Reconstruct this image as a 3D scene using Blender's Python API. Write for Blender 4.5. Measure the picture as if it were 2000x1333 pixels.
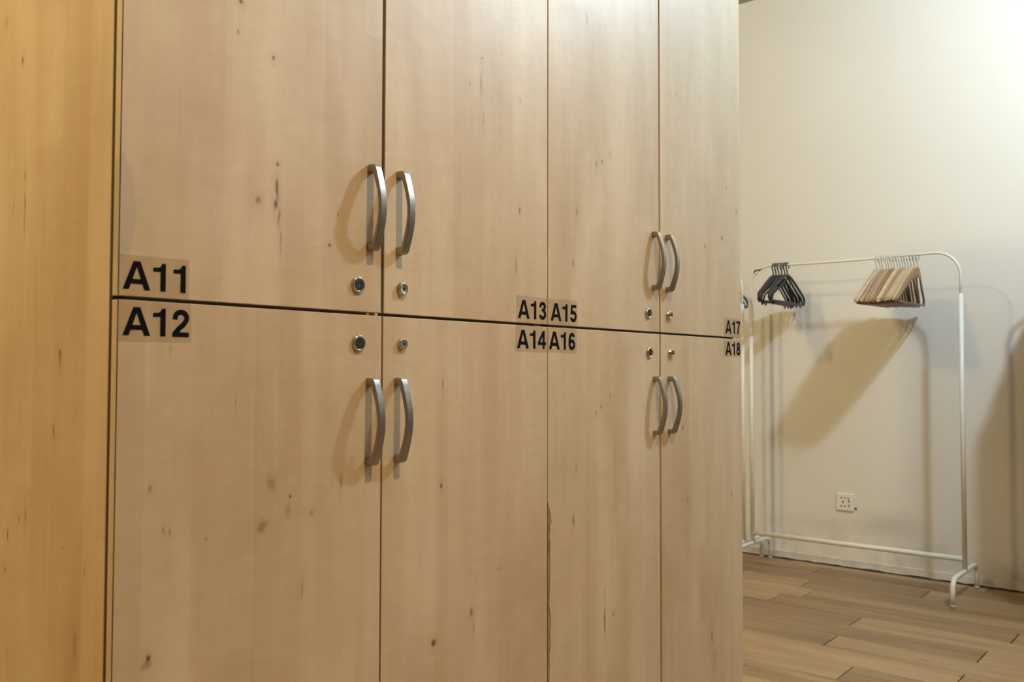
import bpy, bmesh, math, random
from mathutils import Vector, Matrix
random.seed(7)
S = bpy.context.scene
COL = S.collection
for o in list(bpy.data.objects): bpy.data.objects.remove(o)
R = math.radians

# ------------------------------------------------------------------ camera
CAM_YAW, CAM_PITCH, CAM_ROLL = 0.6968670, 0.0341064, 0.0019655
CAM_LOC = Vector((1.02978, -0.49739, 0.99352))
fw = Vector((-math.sin(CAM_YAW)*math.cos(CAM_PITCH), math.cos(CAM_YAW)*math.cos(CAM_PITCH), math.sin(CAM_PITCH)))
rt = Vector((math.cos(CAM_YAW), math.sin(CAM_YAW), 0))
up = rt.cross(fw)
rt, up = math.cos(CAM_ROLL)*rt + math.sin(CAM_ROLL)*up, -math.sin(CAM_ROLL)*rt + math.cos(CAM_ROLL)*up
cd = bpy.data.cameras.new('camera'); cam = bpy.data.objects.new('camera', cd); COL.objects.link(cam)
cd.sensor_width = 36; cd.lens = 1717.28/2000*36; cd.clip_start = .02
cd.dof.use_dof = True; cd.dof.focus_distance = 1.75; cd.dof.aperture_fstop = 8
M = Matrix((rt, up, -fw)).transposed().to_4x4(); M.translation = CAM_LOC
cam.matrix_world = M
S.camera = cam

# ------------------------------------------------------------------ world, exposure
w = bpy.data.worlds.new('world'); S.world = w; w.use_nodes = True
w.node_tree.nodes['Background'].inputs[0].default_value = (.9, .85, .8, 1)
w.node_tree.nodes['Background'].inputs[1].default_value = .05
S.view_settings.view_transform = 'Standard'; S.view_settings.look = 'None'
S.view_settings.gamma = 1; S.view_settings.use_curve_mapping = False
S.view_settings.exposure = 0.0

CEIL = 3.05; WALL_Y = 4.044
# ceiling bulbs: position, power (W), colour, bulb radius
BULBS = [
    ((1.08, 2.53, 2.90), 138, (.68, .87, 1.0), .07, 'white ceiling spotlight with a cool bulb over the clothes rails'),
    ((1.14, .45, 2.88), 150, (1.0, .75, .42), .032, 'white ceiling spotlight with a warm bulb in front of the locker doors'),
    ((-.85, -1.4, 2.88), 140, (1.0, .80, .40), .09, 'white ceiling spotlight with a warm bulb beyond the left end of the lockers'),
    ((-1.36, 1.15, 2.88), 58, (1.0, .75, .35), .05, 'white ceiling spotlight with a warm bulb behind the lockers'),
]

# ------------------------------------------------------------------ helpers
class MB:
    def __init__(s): s.bm = bmesh.new()
    def _mi(s, faces, mi):
        for f in faces: f.material_index = mi
    def box(s, a, b, bev=0, mi=0):
        t = bmesh.new(); bmesh.ops.create_cube(t, size=1)
        for v in t.verts:
            v.co = Vector([(a[i]+b[i])/2 + v.co[i]*(b[i]-a[i]) for i in range(3)])
        if bev: bmesh.ops.bevel(t, geom=t.edges[:], offset=bev, segments=1, affect='EDGES')
        s._merge(t, mi)
    def _merge(s, t, mi=0, smooth=None):
        vm = {v: s.bm.verts.new(v.co) for v in t.verts}
        for f in t.faces:
            try: nf = s.bm.faces.new([vm[v] for v in f.verts])
            except ValueError: continue
            nf.material_index = mi; nf.smooth = f.smooth if smooth is None else smooth
        t.free()
    def rings(s, rings, mi=0, cap=True, smooth=True, closed=True):
        vs = [[s.bm.verts.new(c) for c in r] for r in rings]
        n = len(vs[0])
        for i in range(len(vs)-1):
            for j in range(n if closed else n-1):
                f = s.bm.faces.new((vs[i][j], vs[i][(j+1) % n], vs[i+1][(j+1) % n], vs[i+1][j]))
                f.smooth = smooth; f.material_index = mi
        if cap and closed:
            for r, rv in ((vs[0], True), (vs[-1], False)):
                f = s.bm.faces.new(list(reversed(r)) if rv else r); f.material_index = mi
    def tube(s, pts, r, n=10, mi=0, sy=1.0, cap=True):
        pts = [Vector(p) for p in pts]; rs = r if isinstance(r, (list, tuple)) else [r]*len(pts)
        T = [((pts[min(i+1, len(pts)-1)]-pts[max(i-1, 0)]).normalized()) for i in range(len(pts))]
        ref = Vector((0, 0, 1)) if abs(T[0].z) < .9 else Vector((0, 1, 0))
        N = (ref - T[0]*ref.dot(T[0])).normalized(); rings = []
        for i, p in enumerate(pts):
            N = (N - T[i]*N.dot(T[i])).normalized(); B = T[i].cross(N)
            rings.append([p + rs[i]*(math.cos(a)*N + math.sin(a)*sy*B) for a in [2*math.pi*k/n for k in range(n)]])
        s.rings(rings, mi, cap)
    def lathe(s, prof, n=24, origin=(0, 0, 0), axis='x', mi=0):
        # prof: list of (distance along axis, radius)
        O = Vector(origin); rings = []
        for d, r in prof:
            ring = []
            for k in range(n):
                a = 2*math.pi*k/n; c, q = math.cos(a)*r, math.sin(a)*r
                ring.append(O + (Vector((d, c, q)) if axis == 'x' else Vector((c, q, d))))
            rings.append(ring)
        s.rings(rings, mi)
    def prism(s, poly, d0, d1, mi=0, plane='yz', smooth=False):
        def P(u, v, d): return Vector((d, u, v)) if plane == 'yz' else Vector((u, d, v))
        a = [s.bm.verts.new(P(u, v, d0)) for u, v in poly]; b = [s.bm.verts.new(P(u, v, d1)) for u, v in poly]
        n = len(poly)
        fs = [s.bm.faces.new(list(reversed(a))), s.bm.faces.new(b)]
        for i in range(n): 
            f = s.bm.faces.new((a[i], a[(i+1) % n], b[(i+1) % n], b[i])); f.smooth = smooth; fs.append(f)
        s._mi(fs, mi)
    def build(s, name, mats, parent=None, loc=(0, 0, 0)):
        bmesh.ops.recalc_face_normals(s.bm, faces=s.bm.faces[:])
        me = bpy.data.meshes.new(name); s.bm.to_mesh(me); s.bm.free()
        for m in (mats if isinstance(mats, (list, tuple)) else [mats]): me.materials.append(m)
        o = bpy.data.objects.new(name, me); COL.objects.link(o)
        if parent: o.parent = parent
        o.location = loc
        return o
def tag(o, label=None, cat=None, group=None, kind=None):
    if label: o['label'] = label
    if cat: o['category'] = cat
    if group: o['group'] = group
    if kind: o['kind'] = kind
    return o
def thing(name, loc, label, cat, group=None, rz=0):
    e = bpy.data.objects.new(name, None); COL.objects.link(e); e.empty_display_size = .1
    e.location = loc; e.rotation_euler = (0, 0, rz)
    return tag(e, label, cat, group)
def copy_tree(o, parent=None):
    c = o.copy(); COL.objects.link(c)
    if parent: c.parent = parent
    for ch in list(o.children): copy_tree(ch, c)
    return c
def arc(cx, cy, rx, ry, a0, a1, n=14):
    return [(cx+rx*math.cos(R(a0+(a1-a0)*i/n)), cy+ry*math.sin(R(a0+(a1-a0)*i/n))) for i in range(n+1)]

# ------------------------------------------------------------------ materials
class NT:
    def __init__(s, name):
        s.m = bpy.data.materials.new(name); s.m.use_nodes = True; s.t = s.m.node_tree
        s.b = s.t.nodes['Principled BSDF']
    def n(s, typ, **kw):
        x = s.t.nodes.new(typ)
        for k, v in kw.items(): setattr(x, k, v)
        return x
    def l(s, a, b): s.t.links.new(a, b)
    def math(s, op, a, b=None, c=None, clamp=False):
        x = s.n('ShaderNodeMath', operation=op); x.use_clamp = clamp
        for i, v in enumerate((a, b, c)):
            if v is None: continue
            if isinstance(v, (int, float)): x.inputs[i].default_value = v
            else: s.l(v, x.inputs[i])
        return x.outputs[0]
    def vmath(s, op, a, b=None):
        x = s.n('ShaderNodeVectorMath', operation=op)
        for i, v in enumerate((a, b)):
            if v is None: continue
            if isinstance(v, (tuple, list)): x.inputs[i].default_value = v
            else: s.l(v, x.inputs[i])
        return x
    def noise(s, vec, scale=1, detail=3, rough=.5, dist=0):
        x = s.n('ShaderNodeTexNoise'); s.l(vec, x.inputs['Vector'])
        x.inputs['Scale'].default_value = scale; x.inputs['Detail'].default_value = detail
        x.inputs['Roughness'].default_value = rough; x.inputs['Distortion'].default_value = dist
        return x.outputs[0]
    def ramp(s, f, a, b, lo=0., hi=1.):
        x = s.n('ShaderNodeMapRange'); s.l(f, x.inputs[0])
        for i, v in enumerate((a, b, lo, hi)): x.inputs[i+1].default_value = v
        return x.outputs[0]
    def mix(s, f, a, b, mode='MIX'):
        x = s.n('ShaderNodeMix', data_type='RGBA', blend_type=mode)
        for i, v in ((0, f), (6, a), (7, b)):
            if isinstance(v, (int, float)): x.inputs[i].default_value = v
            elif isinstance(v, (tuple, list)): x.inputs[i].default_value = (*v[:3], 1)
            else: s.l(v, x.inputs[i])
        return x.outputs[2]
def plain(name, col, rough=.5, metal=0, bump=0, bscale=200, var=.06):
    t = NT(name); b = t.b; b.inputs['Roughness'].default_value = rough; b.inputs['Metallic'].default_value = metal
    tc = t.n('ShaderNodeTexCoord').outputs['Object']
    f = t.noise(tc, 25, 4)
    t.l(t.mix(t.ramp(f, .3, .7, 0, 1), [c*(1-var) for c in col], [min(1, c*(1+var)) for c in col]), b.inputs['Base Color'])
    if bump:
        bn = t.n('ShaderNodeBump'); bn.inputs['Strength'].default_value = bump; bn.inputs['Distance'].default_value = .001
        t.l(t.noise(tc, bscale, 2), bn.inputs['Height']); t.l(bn.outputs[0], b.inputs['Normal'])
    return t.m

def laminate(name, seed, knots=(), base=(.63, .485, .315), plane='y', stains=()):
    """knotty birch laminate, grain along z; knots: (u, z, ru, rz, darkness) in object space"""
    t = NT(name); b = t.b
    tc = t.n('ShaderNodeTexCoord').outputs['Object']
    sh = t.vmath('ADD', tc, (seed*3.17, seed*1.31, seed*2.77)).outputs[0]
    def sc(v, vec=None): return t.vmath('MULTIPLY', vec if vec is not None else sh, v).outputs[0]
    u = 1.0
    # edge-glued strips of slightly different tone with straight sides
    wob = t.vmath('ADD', sc((9, 9, .55)), None)
    sp = t.n('ShaderNodeSeparateXYZ'); t.l(sh, sp.inputs[0])
    uu = t.math('ADD', sp.outputs[1] if plane == 'y' else sp.outputs[0], t.math('MULTIPLY', t.noise(sc((3, 3, .7))), .006))
    def lamella(freq, zf, o):
        cid = t.math('FLOOR', t.math('MULTIPLY', uu, freq)); wn = t.n('ShaderNodeTexWhiteNoise', noise_dimensions='1D'); t.l(t.math('ADD', cid, o), wn.inputs['W'])
        zc = t.math('FLOOR', t.math('ADD', t.math('MULTIPLY', sp.outputs[2], zf), t.math('MULTIPLY', wn.outputs[0], 7.)))
        w2 = t.n('ShaderNodeTexWhiteNoise', noise_dimensions='2D'); cb = t.n('ShaderNodeCombineXYZ')
        t.l(cid, cb.inputs[0]); t.l(t.math('ADD', zc, o), cb.inputs[1]); t.l(cb.outputs[0], w2.inputs['Vector']); return w2.outputs[0]
    lam = t.math('ADD', t.math('MULTIPLY', lamella(13., .45, 3.), .6), t.math('MULTIPLY', lamella(31., .9, 17.), .4))
    broad = t.noise(sc((7, 7, 2.0)), 1, 4, .55, .5)
    band = t.noise(sc((26, 26, 1.6)), 1, 3, .6, .2)
    grain = t.noise(sc((210, 210, 5)), 1, 3, .6)
    fleck = t.noise(sc((60, 60, 210)), 1, 2, .5)
    curl = t.noise(sc((14, 14, 40)), 1, 3, .6, .8)
    light = (base[0]*1.07, base[1]*1.09, base[2]*1.13); dark = (base[0]*.80, base[1]*.72, base[2]*.62)
    f = t.math('ADD', t.math('MULTIPLY', t.ramp(broad, .3, .7), .52), t.math('MULTIPLY', lam, .34))
    f = t.math('ADD', f, t.math('MULTIPLY', t.ramp(band, .3, .7), .10))
    f = t.math('ADD', f, t.math('MULTIPLY', t.ramp(grain, .3, .7), .06))
    f = t.math('ADD', f, t.math('MULTIPLY', t.ramp(curl, .35, .65), .10))
    f = t.math('ADD', f, t.math('MULTIPLY', t.ramp(fleck, .35, .65), .05))
    col = t.mix(t.ramp(f, .28, .90), light, dark)
    # pinkish brown heart-wood bands
    red = t.ramp(t.noise(sc((11, 11, .8), t.vmath('ADD', sh, (4.1, 7.3, 1.9)).outputs[0]), 1, 3, .6, .5), .52, .78, 0, .5)
    col = t.mix(red, col, (base[0]*.84, base[1]*.70, base[2]*.60))
    # knots
    dn = t.n('ShaderNodeTexNoise'); t.l(sc((70, 70, 45)), dn.inputs['Vector']); dn.inputs['Scale'].default_value = 1
    dv = t.vmath('MULTIPLY', t.vmath('SUBTRACT', dn.outputs['Color'], (.5, .5, .5)).outputs[0], (1.8, 1.8, 1.8)).outputs[0]
    acc = None; halo = None
    for (ku, kz, ru, rz, dk) in knots:
        p = t.vmath('SUBTRACT', tc, (0, ku, kz) if plane == 'y' else (ku, 0, kz)).outputs[0]
        k = (0, 1/ru, 1/rz) if plane == 'y' else (1/ru, 0, 1/rz)
        p = t.vmath('ADD', t.vmath('MULTIPLY', p, k).outputs[0], t.vmath('MULTIPLY', dv, (0, 1, 1) if plane == 'y' else (1, 0, 1)).outputs[0]).outputs[0]
        L = t.vmath('LENGTH', p).outputs[1]
        v = t.ramp(L, 1.15, .35, 0, min(1, dk*1.2)); g = t.ramp(L, 3.4, .8, 0, dk*.33)
        acc = v if acc is None else t.math('MAXIMUM', acc, v)
        halo = g if halo is None else t.math('MAXIMUM', halo, g)
    if acc is not None:
        col = t.mix(halo, col, (.36, .19, .085)); col = t.mix(acc, col, (.12, .045, .015))
    for (ku, kz, ru, rz, dk) in stains:
        p = t.vmath('MULTIPLY', t.vmath('SUBTRACT', tc, (0, ku, kz)).outputs[0], (0, 1/ru, 1/rz)).outputs[0]
        p = t.vmath('ADD', p, t.vmath('MULTIPLY', dv, (0, .25, .4)).outputs[0]).outputs[0]
        L = t.vmath('LENGTH', p).outputs[1]
        col = t.mix(t.ramp(L, 1.08, .9, 0, dk), col, (.30, .25, .20))
    t.l(col, b.inputs['Base Color'])
    b.inputs['Roughness'].default_value = .34
    t.l(t.ramp(t.noise(tc, 9, 4), .3, .7, .42, .52), b.inputs['Roughness'])
    b.inputs['Specular IOR Level'].default_value = .8; b.inputs['Coat Weight'].default_value = .45; b.inputs['Coat Roughness'].default_value = .5; b.inputs['Coat IOR'].default_value = 1.6
    bn = t.n('ShaderNodeBump'); bn.inputs['Strength'].default_value = .12; bn.inputs['Distance'].default_value = .0004
    t.l(t.math('ADD', grain, fleck), bn.inputs['Height']); t.l(bn.outputs[0], b.inputs['Normal'])
    return t.m

def wall_mat(name, dirty=False):
    t = NT(name); b = t.b; b.inputs['Roughness'].default_value = .62; b.inputs['Specular IOR Level'].default_value = .3
    tc = t.n('ShaderNodeTexCoord').outputs['Object']
    col = t.mix(t.ramp(t.noise(tc, 1.3, 4), .3, .7), (.76, .735, .69), (.80, .775, .735))
    sep = t.n('ShaderNodeSeparateXYZ'); t.l(tc, sep.inputs[0])
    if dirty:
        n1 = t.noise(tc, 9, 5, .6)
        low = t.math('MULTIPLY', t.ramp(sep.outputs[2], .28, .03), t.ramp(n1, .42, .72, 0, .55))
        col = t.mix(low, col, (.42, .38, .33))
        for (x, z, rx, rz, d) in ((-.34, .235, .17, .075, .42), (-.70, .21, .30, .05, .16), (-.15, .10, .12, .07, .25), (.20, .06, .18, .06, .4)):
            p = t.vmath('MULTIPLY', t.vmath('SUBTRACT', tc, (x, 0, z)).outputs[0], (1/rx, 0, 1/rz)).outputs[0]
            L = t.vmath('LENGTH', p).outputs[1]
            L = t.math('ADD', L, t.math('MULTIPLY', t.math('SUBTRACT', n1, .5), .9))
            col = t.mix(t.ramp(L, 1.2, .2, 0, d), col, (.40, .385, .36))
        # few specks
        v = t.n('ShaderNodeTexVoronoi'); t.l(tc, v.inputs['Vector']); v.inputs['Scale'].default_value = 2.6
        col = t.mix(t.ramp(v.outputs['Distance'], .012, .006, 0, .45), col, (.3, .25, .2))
    t.l(col, b.inputs['Base Color'])
    bn = t.n('ShaderNodeBump'); bn.inputs['Strength'].default_value = .12; bn.inputs['Distance'].default_value = .002
    t.l(t.noise(tc, 60, 4), bn.inputs['Height']); t.l(bn.outputs[0], b.inputs['Normal'])
    return t.m

def plank_mat():
    t = NT('wood_look_floor'); b = t.b
    tc = t.n('ShaderNodeTexCoord').outputs['Object']
    rnd = t.n('ShaderNodeObjectInfo').outputs['Random']
    cx = t.n('ShaderNodeCombineXYZ')
    t.l(t.math('MULTIPLY', rnd, 37.), cx.inputs[0]); t.l(t.math('MULTIPLY', rnd, 91.), cx.inputs[1])
    p = t.vmath('ADD', tc, cx.outputs[0]).outputs[0]
    def sc(v): return t.vmath('MULTIPLY', p, v).outputs[0]
    broad = t.noise(sc((1.4, 14, 1)), 1, 3, .6, .5)
    band = t.noise(sc((2.2, 48, 1)), 1, 4, .6, .4)
    grain = t.noise(sc((7, 240, 1)), 1, 3, .6)
    f = t.math('ADD', t.math('MULTIPLY', t.ramp(broad, .3, .7), .45), t.math('MULTIPLY', t.ramp(band, .3, .7), .35))
    f = t.math('ADD', f, t.math('MULTIPLY', t.ramp(grain, .3, .7), .14))
    f = t.math('ADD', f, t.math('MULTIPLY', t.math('SUBTRACT', rnd, .5), .5))
    col = t.mix(t.ramp(f, .12, .95), (.42, .275, .145), (.165, .095, .047))
    k = t.n('ShaderNodeTexVoronoi'); t.l(sc((4.2, 9, 1)), k.inputs['Vector']); k.inputs['Scale'].default_value = 1
    col = t.mix(t.ramp(k.outputs['Distance'], .085, .03, 0, .7), col, (.11, .06, .03))
    t.l(col, b.inputs['Base Color'])
    b.inputs['Roughness'].default_value = .42
    bn = t.n('ShaderNodeBump'); bn.inputs['Strength'].default_value = .15; bn.inputs['Distance'].default_value = .0006
    t.l(band, bn.inputs['Height']); t.l(bn.outputs[0], b.inputs['Normal'])
    return t.m

def hanger_wood():
    t = NT('hanger_wood'); b = t.b
    tc = t.n('ShaderNodeTexCoord').outputs['Object']; rnd = t.n('ShaderNodeObjectInfo').outputs['Random']
    p = t.vmath('MULTIPLY', tc, (60, 12, 60)).outputs[0]
    g = t.noise(p, 1, 3)
    a = t.mix(rnd, (.68, .52, .33), (.30, .165, .075))
    t.l(t.mix(t.ramp(g, .35, .65, 0, .3), a, (.30, .17, .08)), b.inputs['Base Color'])
    b.inputs['Roughness'].default_value = .38
    return t.m

def film_mat():
    t = NT('clear_film'); t.t.nodes.remove(t.b)
    out = t.t.nodes['Material Output']
    tr = t.n('ShaderNodeBsdfTransparent'); gl = t.n('ShaderNodeBsdfPrincipled')
    tc = t.n('ShaderNodeTexCoord').outputs['Object']
    n = t.noise(tc, 40, 3)
    tr.inputs[0].default_value = (.982, .970, .950, 1)
    t.l(t.mix(n, (.46, .36, .25), (.52, .41, .29)), gl.inputs['Base Color']); gl.inputs['Roughness'].default_value = .38
    mx = t.n('ShaderNodeMixShader'); mx.inputs[0].default_value = .08
    t.l(tr.outputs[0], mx.inputs[1]); t.l(gl.outputs[0], mx.inputs[2]); t.l(mx.outputs[0], out.inputs[0])
    return t.m

def brushed():
    t = NT('brushed_nickel'); b = t.b; b.inputs['Metallic'].default_value = 1; b.inputs['Roughness'].default_value = .36
    tc = t.n('ShaderNodeTexCoord').outputs['Object']
    n = t.noise(t.vmath('MULTIPLY', tc, (900, 900, 40)).outputs[0], 1, 3)
    t.l(t.mix(n, (.31, .285, .255), (.39, .36, .325)), b.inputs['Base Color'])
    t.l(t.ramp(n, .3, .7, .28, .44), b.inputs['Roughness'])
    return t.m

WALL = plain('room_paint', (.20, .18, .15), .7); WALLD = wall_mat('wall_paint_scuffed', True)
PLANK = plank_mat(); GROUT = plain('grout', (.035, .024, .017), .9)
NICKEL = brushed(); CHROME = plain('lock_metal', (.58, .53, .46), .22, 1, var=.1)
BLACKP = plain('black_plastic', (.008, .011, .016), .5); BLACKH = plain('black_hanger_plastic', (.020, .021, .024), .36, bump=.1)
TEAL = plain('teal_plastic', (.012, .085, .15), .3)
INK = plain('black_vinyl', (.004, .005, .006), .6); INK.node_tree.nodes['Principled BSDF'].inputs['Specular IOR Level'].default_value = .06
WHITE = plain('white_enamel', (.80, .775, .72), .35, var=.03); WHITEP = plain('white_plastic', (.82, .80, .75), .3, var=.02)
DARKSLOT = plain('socket_slot', (.03, .022, .015), .7)
STEEL = plain('hook_wire', (.62, .60, .56), .25, 1)
BROWNROD = plain('hanger_rod', (.19, .11, .06), .4)
CHIP = plain('bare_chipboard', (.33, .20, .10), .85, bump=.6, bscale=700, var=.35)
GAPSHADE = plain('gap_shade', (.045, .022, .012), .8); FILM = film_mat(); HWOOD = hanger_wood()
CEILM = plain('ceiling_paint', (.50, .46, .39), .7, var=.02)
CARC = laminate('laminate_carcass', 11.0)
RUBBER = plain('grey_foot_cap', (.55, .53, .48), .5)

# ------------------------------------------------------------------ room shell
X0, X1, Y0 = -3.0, 2.2, -2.6
m = MB(); m.box((X0, Y0, -.12), (X1, WALL_Y, -.010)); floor = tag(m.build('floor', GROUT), kind='structure')
m = MB(); m.box((X0-.1, Y0-.1, CEIL), (X1+.1, WALL_Y+.1, CEIL+.1)); tag(m.build('ceiling', CEILM), kind='structure')
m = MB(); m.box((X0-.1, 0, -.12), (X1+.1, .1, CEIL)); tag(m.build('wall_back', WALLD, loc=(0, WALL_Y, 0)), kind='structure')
m = MB(); m.box((X0-.1, Y0-.1, -.12), (X1+.1, Y0, CEIL)); tag(m.build('wall_front', WALL), kind='structure')
m = MB(); m.box((X0-.1, Y0, -.12), (X0, WALL_Y, CEIL)); tag(m.build('wall_left', WALL), kind='structure')
m = MB(); m.box((X1, Y0, -.12), (X1+.1, WALL_Y, CEIL)); tag(m.build('wall_right', WALL), kind='structure')
m = MB(); m.box((X0, -.005, .001), (X1, 0, .042), .0015); tag(m.build('baseboard_back', WALLD, loc=(0, WALL_Y, 0)), kind='structure')
# dark, uneven dirt bead in the joint between floor and wall
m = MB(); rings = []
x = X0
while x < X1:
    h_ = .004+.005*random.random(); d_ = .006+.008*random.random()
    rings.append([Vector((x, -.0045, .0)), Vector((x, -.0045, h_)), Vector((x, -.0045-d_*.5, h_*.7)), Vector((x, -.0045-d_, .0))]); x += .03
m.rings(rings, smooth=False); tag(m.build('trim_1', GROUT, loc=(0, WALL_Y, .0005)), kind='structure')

# floor planks: rows run along x; joints taken row by row
PITCH, PL = .158, .931
known = {0: -.01, 1: .296, 2: -.174, 3: .298, 4: -.188, 5: .343, 6: .43, 7: -.58, 8: -.095, 9: -.64, 10: .10}
proto = {}
j = -31
y = 2.382 + PITCH*j
prev = .2
while y < WALL_Y-.005:
    y1 = min(y+PITCH, WALL_Y); ya = max(y, Y0)
    off = known.get(j, None)
    if off is None: prev = prev + .31 + .2*random.random(); off = prev
    x = X0 + ((off-X0) % PL) - PL
    while x < X1:
        a, b_ = max(x, X0), min(x+PL, X1)
        if b_-a > .03:
            key = (round(b_-a, 3), round(y1-ya, 3))
            if key not in proto:
                m = MB(); L_, W_ = b_-a, y1-ya
                m.box((-L_/2+.0022, -W_/2+.0006, -.0095), (L_/2-.0022, W_/2-.0006, 0), .0008)
                o = m.build('floor_plank', PLANK, floor); proto[key] = o
            else:
                o = proto[key].copy(); COL.objects.link(o)
            o.location = ((a+b_)/2, (ya+y1)/2, 0)
        x += PL
    y += PITCH; j += 1

# ------------------------------------------------------------------ ceiling spotlights (outside the frame)
for i, (loc, P_, c, r, lab) in enumerate(BULBS):
    t = thing('ceiling_light', (loc[0], loc[1], CEIL), lab, 'ceiling light', 'ceiling spotlights')
    m = MB(); m.lathe([(0, .06), (-.012, .06), (-.016, .05), (-.018, .012), (-.05, .012), (-.05, .001)], 24, axis='z'); m.build('ceiling_rose', WHITE, t)
    ld = bpy.data.lights.new('bulb', 'SPOT' if i == 1 else 'POINT'); ld.energy = P_; ld.color = c; ld.shadow_soft_size = r
    if i == 1: ld.spot_size = R(126); ld.spot_blend = 1.0   # a reflector lamp pointing straight down
    lo = bpy.data.objects.new('bulb', ld); COL.objects.link(lo); lo.parent = t; lo.location = (0, 0, loc[2]-CEIL)

# ------------------------------------------------------------------ lockers
LW = .42; ZS = 1.0805; ZT = 2.13; ZB = .085; TH = .0145
def handle_mesh():
    m = MB(); H = .0665; W = .0066
    out = [(0, -H)] + [(.0095+.009*math.sin(R(a)), -H+.009-.009*math.cos(R(a))) for a in (0, 20, 40, 60, 75)]
    arcpts = [(.0192+.0122*math.cos(math.pi*z/(2*.0575)), z) for z in [(-.0575+.0575*2*i/24) for i in range(25)]]
    out += arcpts + [(x, -z) for x, z in reversed(out[1:])] + [(0, H)]
    inn = [(0, H-.0115), (.0105, H-.0115)] + [(.0118+.0130*math.cos(math.pi*z/(2*.052)), z) for z in [(.052-.052*2*i/20) for i in range(21)]] + [(.0105, -H+.0115), (0, -H+.0115)]
    # cross-section sweep between inner and outer outline (same sample count)
    def resample(P, n):
        L = [0]
        for i in range(1, len(P)): L.append(L[-1]+math.dist(P[i], P[i-1]))
        res = []
        for k in range(n):
            s = L[-1]*k/(n-1); i = max(j for j in range(len(L)) if L[j] <= s+1e-12); i = min(i, len(P)-2)
            f = (s-L[i])/max(1e-9, L[i+1]-L[i]); res.append((P[i][0]+(P[i+1][0]-P[i][0])*f, P[i][1]+(P[i+1][1]-P[i][1])*f))
        return res
    A = resample(out, 61); B = resample(list(reversed(inn)), 61)
    rings = []
    for (ax, az), (bx, bz) in zip(A, B):
        ex, ez = (bx-ax)*.14, (bz-az)*.14
        rings.append([Vector(v) for v in ((ax, -W+.0012, az), (ax+ex, -W, az+ez), (bx-ex, -W, bz-ez), (bx, -W+.0012, bz), (bx, W-.0012, bz), (bx-ex, W, bz-ez), (ax+ex, W, az+ez), (ax, W-.0012, az))])
    m.rings(rings, smooth=False)
    for z in (-H+.0062, H-.0062):
        m.lathe([(0, .0068), (.0012, .0068), (.011, .0062)], 16, (0, 0, z))
    return m
HANDLE = None
def lock_mesh(kind):
    m = MB()
    if kind == 'black':     # chromed collar, black dished plug with a keyhole
        m.lathe([(0, .0128), (.0015, .0126), (.0042, .0110), (.0046, .0098), (.0030, .0092), (.0030, .001)], 28, mi=0)
        m.lathe([(.0028, .0094), (.0040, .0092), (.0044, .0080), (.0040, .0050), (.0038, .0005)], 28, mi=1)
        m.box((.0036, -.0013, -.0019), (.0041, .0013, -.0013), mi=0)
    elif kind == 'metal':   # projecting cylinder with a raised rim and a dark key slot
        m.lathe([(0, .0108), (.0016, .0106), (.0022, .0094), (.0062, .0088), (.0070, .0080), (.0064, .0070), (.0060, .0062), (.0060, .0005)], 28, mi=0)
        m.lathe([(.0058, .0030), (.0062, .0028), (.0062, .0004)], 14, mi=1)
        m.box((.0058, -.0026, -.0010), (.0064, .0040, .0010), mi=1)
    elif kind == 'small':   # like metal, lower and narrower
        m.lathe([(0, .0094), (.0018, .0092), (.0050, .0084), (.0058, .0074), (.0054, .0060), (.0054, .0005)], 28, mi=0)
        m.lathe([(.0052, .0030), (.0056, .0028), (.0056, .0004)], 14, mi=1)
        m.box((.0052, -.0022, -.0009), (.0058, .0038, .0009), mi=1)
    else:                   # open: collar with the plug missing
        m.lathe([(0, .0122), (.0016, .0120), (.0042, .0106), (.0046, .0094), (.0012, .0088), (.0012, .0005)], 28, mi=0)
        m.lathe([(.0010, .0086), (.0020, .0084), (.0020, .0005)], 28, mi=1)
    return m
LOCK = {}
T = .097
def ribbon(P, th=.19):
    L, Rr = [], []
    for i, p in enumerate(P):
        a = P[max(0, i-1)]; b = P[min(len(P)-1, i+1)]; d = math.hypot(b[0]-a[0], b[1]-a[1]) or 1
        nx, ny = -(b[1]-a[1])/d*th/2, (b[0]-a[0])/d*th/2
        L.append((p[0]+nx, p[1]+ny)); Rr.append((p[0]-nx, p[1]-ny))
    return [[L[i], L[i+1], Rr[i+1], Rr[i]] for i in range(len(P)-1)]
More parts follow.
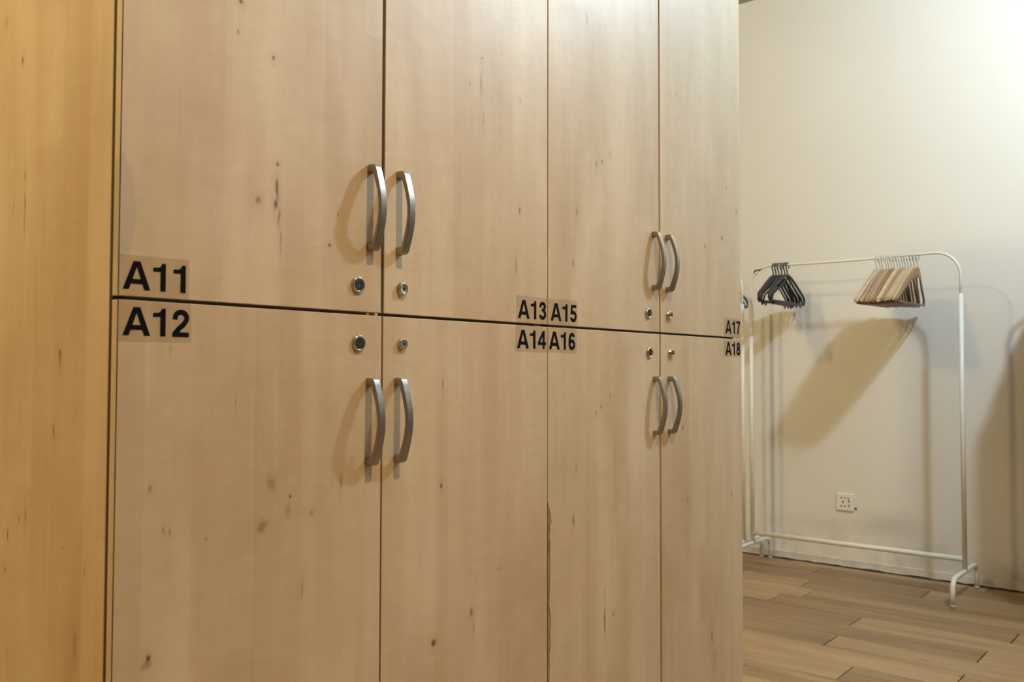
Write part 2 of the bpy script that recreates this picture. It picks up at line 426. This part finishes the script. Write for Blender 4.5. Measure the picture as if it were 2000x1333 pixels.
G = {
 'A': [[(0, 0), (.22, 0), (.5, .80), (.5, 1), (.375, 1)], [(1, 0), (.78, 0), (.5, .80), (.5, 1), (.625, 1)], [(.27, .20), (.73, .20), (.67, .37), (.33, .37)]],
 '1': [[(.377, 0), (.577, 0), (.577, 1), (.43, 1), (.39, .90), (.31, .845), (.10, .83), (.10, .69), (.377, .69)]],
 '2': ribbon([(.165, .63)]+arc(.395, .70, .225, .205, 165, -30)+[(.50, .46), (.33, .31), (.20, .17), (.17, .08)])+[[(.065, 0), (.71, 0), (.71, .17), (.075, .17)]],
 '3': ribbon([(.165, .68)]+arc(.375, .745, .20, .16, 165, -75), .18)+ribbon(arc(.365, .305, .235, .21, 78, -168), .19)+[[(.29, .46), (.42, .46), (.42, .60), (.29, .60)]],
 '4': [[(.44, 0), (.62, 0), (.62, 1), (.44, 1)], [(.03, .22), (.74, .22), (.74, .38), (.03, .38)], [(.03, .38), (.21, .38), (.55, .84), (.55, 1), (.45, 1)]],
 '5': [[(.17, .83), (.66, .83), (.66, 1), (.17, 1)], [(.165, 1), (.33, 1), (.275, .54), (.10, .46)]]+ribbon([(.14, .52)]+arc(.37, .325, .235, .235, 118, -165)),
 '6': ribbon(arc(.385, .305, .225, .215, 0, 360, 22))+ribbon(arc(.40, .50, .24, .405, 38, 200, 16)),
 '7': [[(.06, .83), (.70, .83), (.70, 1), (.06, 1)]]+ribbon([(.61, .88), (.47, .66), (.37, .42), (.315, .2), (.30, 0)]),
 '8': ribbon(arc(.385, .745, .20, .165, 0, 360, 20), .18)+ribbon(arc(.385, .295, .235, .205, 0, 360, 22)),
}
def number_mesh(txt, h=.0345):
    m = MB(); x = 0; i = 0
    for ch in txt:
        for poly in G[ch]:
            m.prism([((x+u)*h, v*h) for u, v in poly], 0, .00018+.00002*(i % 3)); i += 1
        x += 1.0 if ch == 'A' else .775
    return m

def door(cab, cy, name_txt, y0, y1, z0, z1, mat, hy, hz, ly, lz, lock, ny, nz, st):
    """cab at world y = cy; every other value is a world coordinate on the door front (x = 0)"""
    m = MB(); m.box((-TH, 0, 0), (0, y1-y0, z1-z0), .0007)
    d = m.build('door', mat, cab, (0, y0-cy, z0))
    global HANDLE
    if HANDLE is None: HANDLE = handle_mesh().build('handle', NICKEL, d)
    else:
        c = HANDLE.copy(); COL.objects.link(c); c.parent = d; HANDLE = c
    HANDLE.location = (0, hy-y0, hz-z0)
    if lock not in LOCK: LOCK[lock] = lock_mesh(lock).build('lock', [CHROME, BLACKP if lock == 'black' else DARKSLOT], d)
    else:
        c = LOCK[lock].copy(); COL.objects.link(c); c.parent = d; LOCK[lock] = c
    LOCK[lock].location = (0, ly-y0, lz-z0)
    LOCK[lock]['label'] = {'black': 'round lock with a black plug in a bright collar', 'metal': 'projecting metal cylinder lock with key slot',
                           'small': 'small metal cylinder lock with key slot', 'open': 'bright collar around an empty dark lock hole'}[lock]
    m = MB(); m.prism([(a-y0, b-z0) for a, b in st], 0, .00012); m.build('number_sticker', FILM, d, (.00005, 0, 0))
    if y0 < .01:
        m = MB(); m.box((-.0004, -.0002, 0), (.00008, .0011, z1-z0)); m.build('edge_band_joint', GROUT, d)
    n = number_mesh(name_txt).build('number', INK, d, (.00018, ny-y0, nz-z0))
    n['label'] = 'black number '+name_txt
    return d

def K(P, oy, oz): return [(u-oy, z-oz, a, b, k) for u, z, a, b, k in P]
# camera helper used once at build time to read knot places off the flat door plane
def fp(px, py):
    d = fw + rt*(px-1000)/1717.28 - up*(py-666.5)/1717.28
    t = -CAM_LOC.x/d.x; return CAM_LOC.y+t*d.y, CAM_LOC.z+t*d.z
def KP(L, oy, oz):
    r = []
    for px, py, a, b, k in L:
        u, z = fp(px, py); r.append((u-oy, z-oz, a, b, k))
    return r
knots = {
 'A11': [(533, 112, .003, .004, .7), (466, 62, .002, .003, .6), (470, 3, .004, .004, .8), (542, 320, .003, .004, .8), (541, 372, .003, .018, .75), (538, 398, .003, .008, .8),
         (545, 420, .0025, .014, .5), (548, 466, .002, .02, .35), (504, 392, .005, .006, .55), (643, 479, .003, .003, .8), (660, 418, .0015, .006, .5), (590, 130, .001, .002, .2)],
 'A12': [(293, 955, .003, .006, .45), (530, 941, .009, .016, .33), (567, 970, .0025, .003, .9), (561, 997, .007, .014, .26), (512, 1031, .010, .011, .42), (607, 1004, .004, .006, .35),
         (289, 1288, .004, .006, .9), (287, 1299, .008, .007, .4), (319, 1035, .0015, .004, .5), (331, 1040, .0015, .004, .5), (403, 1053, .0015, .003, .5), (666, 942, .002, .014, .45),
         (690, 902, .007, .010, .22), (590, 1150, .003, .018, .3), (460, 788, .001, .006, .4), (333, 685, .001, .006, .4)],
 'A13': [(941, 113, .003, .003, .6), (940, 165, .0022, .022, .6), (944, 232, .002, .016, .3), (918, 162, .0025, .005, .45), (1015, 412, .003, .008, .6), (1008, 518, .003, .018, .4), (1016, 197, .0025, .004, .4)],
 'A14': [(865, 752, .0014, .012, .6), (862, 949, .003, .005, .8), (921, 1197, .004, .006, .7), (847, 1257, .006, .006, .75), (974, 1111, .004, .004, .35), (925, 1230, .002, .014, .35)],
 'A15': [(1147, 38, .004, .012, .4), (1165, 322, .003, .007, .6), (1176, 317, .003, .004, .7), (1191, 302, .002, .006, .45), (1126, 415, .003, .012, .5), (1120, 514, .0028, .008, .65), (1238, 142, .002, .004, .5)],
 'A16': [(1174, 796, .003, .006, .6), (1165, 806, .003, .006, .5), (1191, 773, .0025, .006, .4), (1125, 916, .003, .010, .45), (1120, 1017, .003, .012, .6), (1181, 1215, .0025, .028, .75), (1181, 1160, .002, .012, .4), (1198, 1199, .003, .005, .5)],
 'A17': [(1418, 366, .002, .004, .8), (1410, 465, .006, .005, .75), (1438, 415, .004, .010, .6), (1377, 482, .003, .005, .7), (1320, 185, .002, .005, .5)],
 'A18': [(1334, 836, .003, .006, .8), (1343, 975, .004, .006, .4), (1391, 1243, .003, .020, .7), (1429, 965, .004, .008, .45), (1395, 1290, .003, .020, .4)],
}
ZU0, ZL1 = ZS+.0024, ZS-.0024
HU, HL = 1.2435, .9160     # handle centres
# number: y0, y1, handle y, lock y, lock type, text y, sticker polygon
D = {
 'A11': (.0020, .4162, .3935, .3695, 'black', .0076, [(.0022, 1.0838), (.093, 1.0838), (.0935, 1.1335), (.0022, 1.1325)]),
 'A12': (.0020, .4180, .3935, .3715, 'black', .0083, [(.0022, 1.0275), (.0975, 1.0285), (.0970, 1.0780), (.0022, 1.0780)]),
 'A13': (.4222, .8384, .4530, .4590, 'metal', .7497, [(.7445, 1.0832), (.8380, 1.0832), (.8380, 1.1325), (.7445, 1.1335)]),
 'A14': (.4208, .8388, .4510, .4605, 'small', .7473, [(.7425, 1.0290), (.8386, 1.0285), (.8386, 1.0780), (.7425, 1.0780)]),
 'A15': (.8414, 1.2568, 1.2320, 1.2085, 'open', .8490, [(.8418, 1.0832), (.9375, 1.0832), (.9375, 1.1345), (.8418, 1.1335)]),
 'A16': (.8412, 1.2572, 1.2350, 1.2125, 'open', .8436, [(.8414, 1.0295), (.9345, 1.0280), (.9345, 1.0780), (.8414, 1.0780)]),
 'A17': (1.2632, 1.6790, 1.2920, 1.3000, 'metal', 1.5885, [(1.5810, 1.0832), (1.6785, 1.0832), (1.6785, 1.1315), (1.5810, 1.1315)]),
 'A18': (1.2640, 1.6790, 1.3010, 1.3075, 'metal', 1.5880, [(1.5800, 1.0305), (1.6785, 1.0305), (1.6785, 1.0780), (1.5800, 1.0780)]),
}
def cabinet(loc, label, w2=.84, end_mat=None):
    c = thing('locker_cabinet', loc, label, 'locker', 'wooden locker cabinets')
    DP = .52
    m = MB(); m.box((-DP, .0012, .0), (-.0200, .018, 2.148), .0006); a = m.build('side_panel', end_mat or CARC, c)
    m = MB(); m.box((-.0199, .0028, .002), (-.0148, .0165, 2.13)); m.build('gap_shade_strip', GAPSHADE, c)  # dark brown strip added behind the door edge, painting the slot's shade
    m = MB(); m.box((-DP, w2-.018, .0), (-.0195, w2-.0004, 2.148), .0006); m.build('side_panel', CARC, c)
    m = MB(); m.box((-DP+.01, w2/2-.009, .087), (-.034, w2/2+.009, 2.128)); m.build('divider', CARC, c)
    for z in (.068, ZS-.009, 2.128):
        for q in range(2):
            m = MB(); y0_ = .0185 if q == 0 else w2/2+.0095; m.box((-DP+.01, y0_, z), (-.034, y0_+w2/2-.028, z+.018)); m.build('shelf', CARC, c)
    m = MB(); m.box((-DP+.002, .0185, .06), (-DP+.008, w2-.0185, 2.14)); m.build('back_panel', CARC, c)
    m = MB(); m.box((-.06, .0185, 0), (-.045, w2-.0185, .067)); m.build('plinth', CARC, c)
    return c
side_knots = [(43, 118, .003, .006, .8), (47, 345, .0025, .010, .6), (47, 400, .0022, .018, .6), (46, 440, .002, .02, .4), (25, 400, .002, .008, .4), (115, 690, .004, .006, .7), (115, 705, .004, .008, .4), (103, 845, .004, .010, .45),
              (48, 1010, .003, .018, .5), (35, 1016, .002, .003, .8), (13, 1045, .002, .010, .8), (8, 1115, .005, .005, .4), (163, 1119, .001, .006, .7), (122, 1070, .004, .003, .35), (12, 45, .003, .008, .5), (145, 1270, .006, .022, .3), (11, 1275, .003, .006, .4)]
sk = []
for px, py, a, b, k in side_knots:
    d = fw + rt*(px-1000)/1717.28 - up*(py-666.5)/1717.28
    t_ = (0-CAM_LOC.y)/d.y; q = CAM_LOC+d*t_; sk.append((q.x, q.z, a, b, k))
SIDE = laminate('laminate_end_panel', 3.3, sk, plane='x')
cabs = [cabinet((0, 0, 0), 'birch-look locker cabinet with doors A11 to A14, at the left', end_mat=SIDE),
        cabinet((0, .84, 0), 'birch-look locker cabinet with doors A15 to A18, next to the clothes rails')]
for i, (n, (y0, y1, hy, ly, lk, ty, st)) in enumerate(D.items()):
    upper = i % 2 == 0
    z0, z1 = (ZU0, ZT) if upper else (ZB, ZL1)
    ci = 0 if i < 4 else 1
    stains = [(.000, .105, .022, .062, .30)] if n == 'A11' else []
    mat = laminate('laminate_door_'+n, 1.0+i*1.73, KP(knots[n], y0, z0), stains=stains)
    lz = (1.1235 if upper else 1.0352)
    if n == 'A14': lz = 1.0362
    door(cabs[ci], ci*.84, n, y0, y1, z0, z1, mat, hy, HU if upper else HL, ly, lz, lk, ty, 1.0912 if upper else 1.0355, st)
# small pale bumpers between upper and lower doors
m = MB(); m.box((-.012, -.003, -.0020), (-.0005, .003, .0014), .0004); m.build('bumper', CARC, cabs[0], (0, .407, ZS))
m = MB(); m.box((-.012, -.021, -.0022), (-.0008, .021, .0022), .0004); m.build('bumper', CARC, cabs[1], (0, .816, ZS))
# chipped laminate edge on door A16: bare chipboard showing in a ragged sliver
d16 = [o for o in cabs[1].children if o.name.startswith('door')][1]
edge = [(980, 0), (992, 2), (1010, 5), (1024, 6.5), (1026, 3.5), (1040, 4), (1050, 2.2), (1058, 4.2), (1085, 3.8), (1110, 4.2), (1150, 3.4), (1182, 2.2), (1195, 4.2), (1215, 5.4), (1230, 5.6), (1236, 3.2), (1245, 4.8), (1262, 5), (1280, 2.6), (1300, 3.2), (1333, 2.5), (1380, 2), (1420, 0)]
poly = []
for py, wpx in edge:
    u, z = fp(1070, py); poly.append((.0001+wpx/640, z-ZB))
poly = [(0.0, poly[0][1])]+poly[1:-1]+[(0.0, poly[-1][1])]
m = MB(); m.prism([(-.0002, poly[0][1]), *poly[1:-1], (-.0002, poly[-1][1])], -.004, .00015)
for k in range(1, len(poly)-2):
    (u0, z0_), (u1, z1_) = poly[k], poly[k+1]; n_ = math.hypot(u1-u0, z1_-z0_) or 1; w_ = .0011
    m.prism([(u0, z0_), (u1, z1_), (u1-w_, z1_), (u0-w_, z0_)], 0, .00022, mi=1)
c_ = m.build('chipped_edge', [CHIP, GROUT], d16); c_['label'] = 'bare brown chipboard where the edge has chipped'

# ------------------------------------------------------------------ clothes rails
RY = 3.775
def rail(name, x0, x1, label, sag=0.0):
    r = thing(name, ((x0+x1)/2, RY, 0), label, 'clothes rail', 'white clothes rails')
    a, b = x0-(x0+x1)/2, x1-(x0+x1)/2
    zt = 1.532; rr = .105; P = [(a, 0, 1.30)]
    P += [(a+rr-rr*math.cos(R(t)), 0, zt-rr+rr*math.sin(R(t))) for t in range(0, 91, 9)]
    P += [(a+rr+(b-a-2*rr)*k/8, 0, zt-sag*math.sin(math.pi*k/8)) for k in range(1, 8)]
    P += [(b-rr+rr*math.sin(R(t)), 0, zt-rr+rr*math.cos(R(t))) for t in range(0, 91, 9)] + [(b, 0, 1.30)]
    m = MB(); m.tube(P, .0058, 10); m.build('top_rail', WHITE, r)
    for x in (a, b):
        m = MB(); m.tube([(x, 0, .118), (x, 0, 1.342)], .0105, 12); m.build('post', WHITE, r)
        m = MB(); pts = [(x, -.215, .004), (x, -.215, .065)]
        pts += [(x, -.215+.05-.05*math.cos(R(t)), .065+.05*math.sin(R(t))) for t in range(15, 91, 15)]
        pts += [(x, .215-.05+.05*math.sin(R(t)), .065+.05*math.cos(R(t))) for t in range(0, 76, 15)] + [(x, .215, .065), (x, .215, .004)]
        m.tube(pts, .0105, 12); f = m.build('foot', WHITE, r)
        for y in (-.215, .215):
            m = MB(); m.lathe([(0, .0112), (.010, .0116), (.012, .0106)], 12, (x, y, 0), 'z'); m.build('foot_cap', RUBBER, f)
    m = MB(); m.tube([(a+.008, 0, .168), (b-.008, 0, .168)], .012, 12); m.build('bottom_rail', WHITE, r)
    return r
rail('clothes_rail', -.936, .056, 'white metal clothes rail holding the black and the wooden hangers', .004)
rail('clothes_rail', -1.975, -.984, 'white metal clothes rail half hidden behind the lockers')

# third rail just beyond the right edge of the view; its coats shade the right end of the wall
rail('clothes_rail', .345, 1.335, 'white metal clothes rail hung with long dark coats, beyond the right edge of the view')
COATM = [plain('charcoal_wool', (.045, .043, .045), .9, bump=.5, bscale=900), plain('brown_wool', (.13, .075, .04), .9, bump=.5, bscale=900)]
def coat(mat):
    r_ = thing('coat', (0, 0, 0), 'x', 'coat', 'long coats on the rail beyond the view')
    m = MB(); rings = []
    for z, a, b in ((-.055, .012, .02), (-.072, .022, .06), (-.10, .034, .13), (-.135, .042, .195), (-.17, .046, .215), (-.30, .040, .205), (-.50, .036, .205), (-.75, .042, .225), (-.98, .047, .235), (-.985, .04, .22)):
        rings.append([Vector((math.cos(R(t))*a*(1+.12*math.sin(R(t*5))*(z < -.4)), math.sin(R(t))*b, z)) for t in range(0, 360, 12)])
    m.rings(rings); m.build('body', mat, r_)
    for s in (-1, 1):
        m = MB(); m.tube([(.0, s*.19, -.15), (.012, s*.225, -.30), (.02, s*.235, -.50), (.03, s*.225, -.70)], [.045, .042, .038, .034], 12, sy=.75); m.build('sleeve', mat, r_)
    m = MB(); m.tube([(.0, -.045, -.085), (.03, -.03, -.065), (.035, 0, -.06), (.03, .03, -.065), (0, .045, -.085)], .012, 8); m.build('collar', mat, r_)
    m = MB(); m.tube(hook_path(.0195, .0058+.0016-.0195, -.06), .0016, 6); m.build('hanger_hook', STEEL, r_)
    return r_
def make_coats():
    cc = [coat(COATM[0]), coat(COATM[1])]
    for i in range(8):
        o = cc[i] if i < 2 else copy_tree(cc[i % 2])
        o.location = (.402+.095*i, RY, 1.5305); o.rotation_euler = (0, 0, R(random.uniform(-5, 5)))
        o['label'] = ('long charcoal coat' if i % 2 == 0 else 'long brown coat') + ' on the rail beyond the right edge, ' + ['at its left end', 'second from the left', 'third from the left', 'fourth from the left', 'fourth from the right', 'third from the right', 'second from the right', 'at its right end'][i]

# wooden suit hangers
def curve_pts(P, n):
    r = []
    for k in range(n+1):
        s = k/n*(len(P)-1); i = min(int(s), len(P)-2); f = s-i
        p0, p1, p2, p3 = [Vector(P[max(0, min(len(P)-1, q))]) for q in (i-1, i, i+1, i+2)]
        r.append(.5*((2*p1)+(-p0+p2)*f+(2*p0-5*p1+4*p2-p3)*f*f+(-p0+3*p1-3*p2+p3)*f**3))
    return r
def hook_path(Rh, zc, zbot, bend=1):
    P = [Vector((0, Rh*math.cos(R(t))*bend, zc+Rh*math.sin(R(t)))) for t in range(-25, 216, 12)]
    e = P[-1]; P += [Vector((0, e.y*.45, e.z-Rh*.45)), Vector((0, e.y*.08, e.z-Rh*.95)), Vector((0, 0, zbot))]
    return P
def wooden_hanger():
    r = thing('wooden_hanger', (0, 0, 0), 'x', 'hanger', 'wooden hangers on the white rail')
    m = MB(); m.tube(hook_path(.0195, .0058+.0016-.0195, -.068), .0016, 6); m.build('hook', STEEL, r)
    m = MB(); rings = []
    pts = [(.0, -.205, -.212), (-.002, -.175, -.188), (-.007, -.125, -.147), (-.006, -.075, -.110), (-.002, -.035, -.084), (0, 0, -.076)]
    half = curve_pts(pts, 15); full = half + [Vector((p.x, -p.y, p.z)) for p in reversed(half[:-1])]
    for p in full:
        s = abs(p.y)/.205
        fx = -.034*s*s
        hh = .0150*(1-s)**1.2+.0110; tt = .0042+.0014*s
        if s > .97: hh *= .8; tt *= .8
        rings.append([Vector((p.x+fx+math.cos(R(a))*tt, p.y, p.z+math.copysign(abs(math.sin(R(a)))**.7, math.sin(R(a)))*hh)) for a in range(0, 360, 36)])
    m.rings(rings); m.build('shoulders', HWOOD, r)
    m = MB(); m.tube([(-.031, -.186, -.205), (-.029, -.184, -.221), (-.022, -.12, -.222), (-.018, 0, -.222), (-.022, .12, -.222), (-.029, .184, -.221), (-.031, .186, -.205)], .0048, 8); m.build('trouser_bar', BROWNROD, r)
    return r
make_coats()
px_w = [1710.5, 1717.8, 1722.6, 1730, 1734.4, 1740, 1745.6, 1752, 1756.8, 1762, 1767.5, 1773, 1778.7, 1784.6, 1791]
yaws = [-.5, -2.2, 1.5, 1.0, 1.8, 1.2, .6, 1.0, .4, 0, .5, 0, -.6, .4, -1.2]
ordw = ['leftmost', 'second from the left', 'third from the left', 'fourth from the left', 'fifth from the left', 'sixth from the left', 'seventh from the left', 'middle one',
        'seventh from the right', 'sixth from the right', 'fifth from the right', 'fourth from the right', 'third from the right', 'second from the right', 'rightmost']
wp = wooden_hanger()
for i, px in enumerate(px_w):
    o = wp if i == 0 else copy_tree(wp)
    o.location = (-.332+(px-1700)*.002258+.004, RY, 1.5305-.003*math.sin(math.pi*i/30)); o.rotation_euler = (R(random.uniform(-1.2, 1.2)), 0, R(yaws[i]))
    o['label'] = 'wooden suit hanger on the white rail, %s of the wooden row' % ordw[i]

# black plastic hangers
def plastic_hanger(mat, cat_group, name='plastic_hanger'):
    r = thing(name, (0, 0, 0), 'x', 'hanger', cat_group)
    m = MB(); m.tube(hook_path(.0185, .0058+.0042-.0185, -.062), .0042, 8, sy=.8); m.build('hook', mat, r)
    m = MB()
    top = curve_pts([(0, -.205, -.165), (0, -.196, -.150), (0, -.15, -.122), (0, -.08, -.082), (0, -.02, -.056), (0, .02, -.056), (0, .08, -.082), (0, .15, -.122), (0, .196, -.150), (0, .205, -.165)], 36)
    m.tube([tuple(p) for p in top], .0062, 8, sy=1.0)
    m.tube([(0, -.206, -.160), (0, -.207, -.182), (0, -.198, -.192), (0, 0, -.190), (0, .198, -.192), (0, .207, -.182), (0, .206, -.160)], .0055, 8)
    m.build('frame', mat, r)
    for s in (-1, 1):
        m = MB(); m.tube([(0, s*.012, -.075), (0, s*.055, -.098), (0, s*.165, -.158), (0, s*.185, -.186)], .0042, 6); m.build('brace', mat, r)
        m = MB(); m.tube([(0, s*.150, -.192), (0, s*.150, -.203), (0, s*.160, -.207), (0, s*.168, -.200)], .0028, 6); m.build('strap_hook', mat, r)
    m = MB(); m.tube([(0, -.05, -.096), (0, .05, -.096)], .0035, 6); m.build('crossbar', mat, r)
    return r
bp = plastic_hanger(BLACKH, 'black hangers on the white rail')
bl = [(-.812, 3, 0), (-.798, 1, -.9), (-.784, -1, 1.0), (-.768, 6, -2.0), (-.753, 2, .5), (-.739, -1, -.4)]
bo = ['nearest the left bend', 'second from the left bend', 'third from the left bend', 'third from the right of the black cluster', 'second from the right of the black cluster', 'rightmost of the black cluster']
for i, (x, yw, tl) in enumerate(bl):
    o = bp if i == 0 else copy_tree(bp)
    o.location = (x, RY, 1.531); o.rotation_euler = (R(tl), 0, R(yw)); o['label'] = 'black plastic hanger on the white rail, ' + bo[i]
tp = plastic_hanger(TEAL, 'none')
del tp['group']; tp['label'] = 'dark teal plastic hanger on the rail half hidden behind the lockers'
tp.location = (-1.082, RY, 1.532); tp.rotation_euler = (0, 0, R(-9))
# little black hook caught on the left bend of the rail
m = MB(); m.tube([(.004, 0, -.010), (-.006, 0, -.006), (-.008, 0, .008), (.006, 0, .014), (.020, -.004, .012), (.036, -.008, .016)], [.003, .004, .004, .004, .0045, .002], 8)
tag(m.build('plastic_hook', BLACKH, loc=(-.908, RY, 1.502)), 'small black plastic hook caught on the left bend of the white rail', 'hook')

# ------------------------------------------------------------------ socket and screw
s_ = thing('wall_socket', (-.557, WALL_Y, .3300), 'white square five-hole wall socket low on the back wall', 'socket')
m = MB(); m.box((-.043, -.009, -.0430), (.043, 0, .0430), .0022); m.build('plate', WHITEP, s_)
m = MB()
def hole(u, v, w_, h_, rot=0):
    x = -.043+.086*u; z = .043-.086*v; c0, s0 = math.cos(R(rot)), math.sin(R(rot))
    m.prism([(x+a*w_/2*c0-b*h_/2*s0, z+a*w_/2*s0+b*h_/2*c0) for a, b in ((-1, -1), (1, -1), (1, 1), (-1, 1))], -.0094, -.0088, plane='xz')
for u, v, w_, h_, rt_ in ((.30, .25, .0085, .005, 0), (.50, .25, .0085, .005, 0), (.40, .50, .0055, .013, 0), (.30, .74, .0085, .006, 0), (.50, .74, .0085, .006, 0), (.72, .28, .004, .013, 22), (.755, .44, .005, .012, 0), (.755, .70, .005, .013, 0)): hole(u, v, w_, h_, rt_)
m.build('socket_holes', DARKSLOT, s_)
m = MB(); m.lathe([(0, .005), (-.004, .0055), (-.006, .004), (-.0065, .0005)], 10, axis='z')
o = m.build('wall_screw', DARKSLOT, loc=(-.504, WALL_Y, .302)); o.rotation_euler = (R(-90), 0, 0)
tag(o, 'small dark screw in the wall beside the lower right corner of the socket', 'screw')
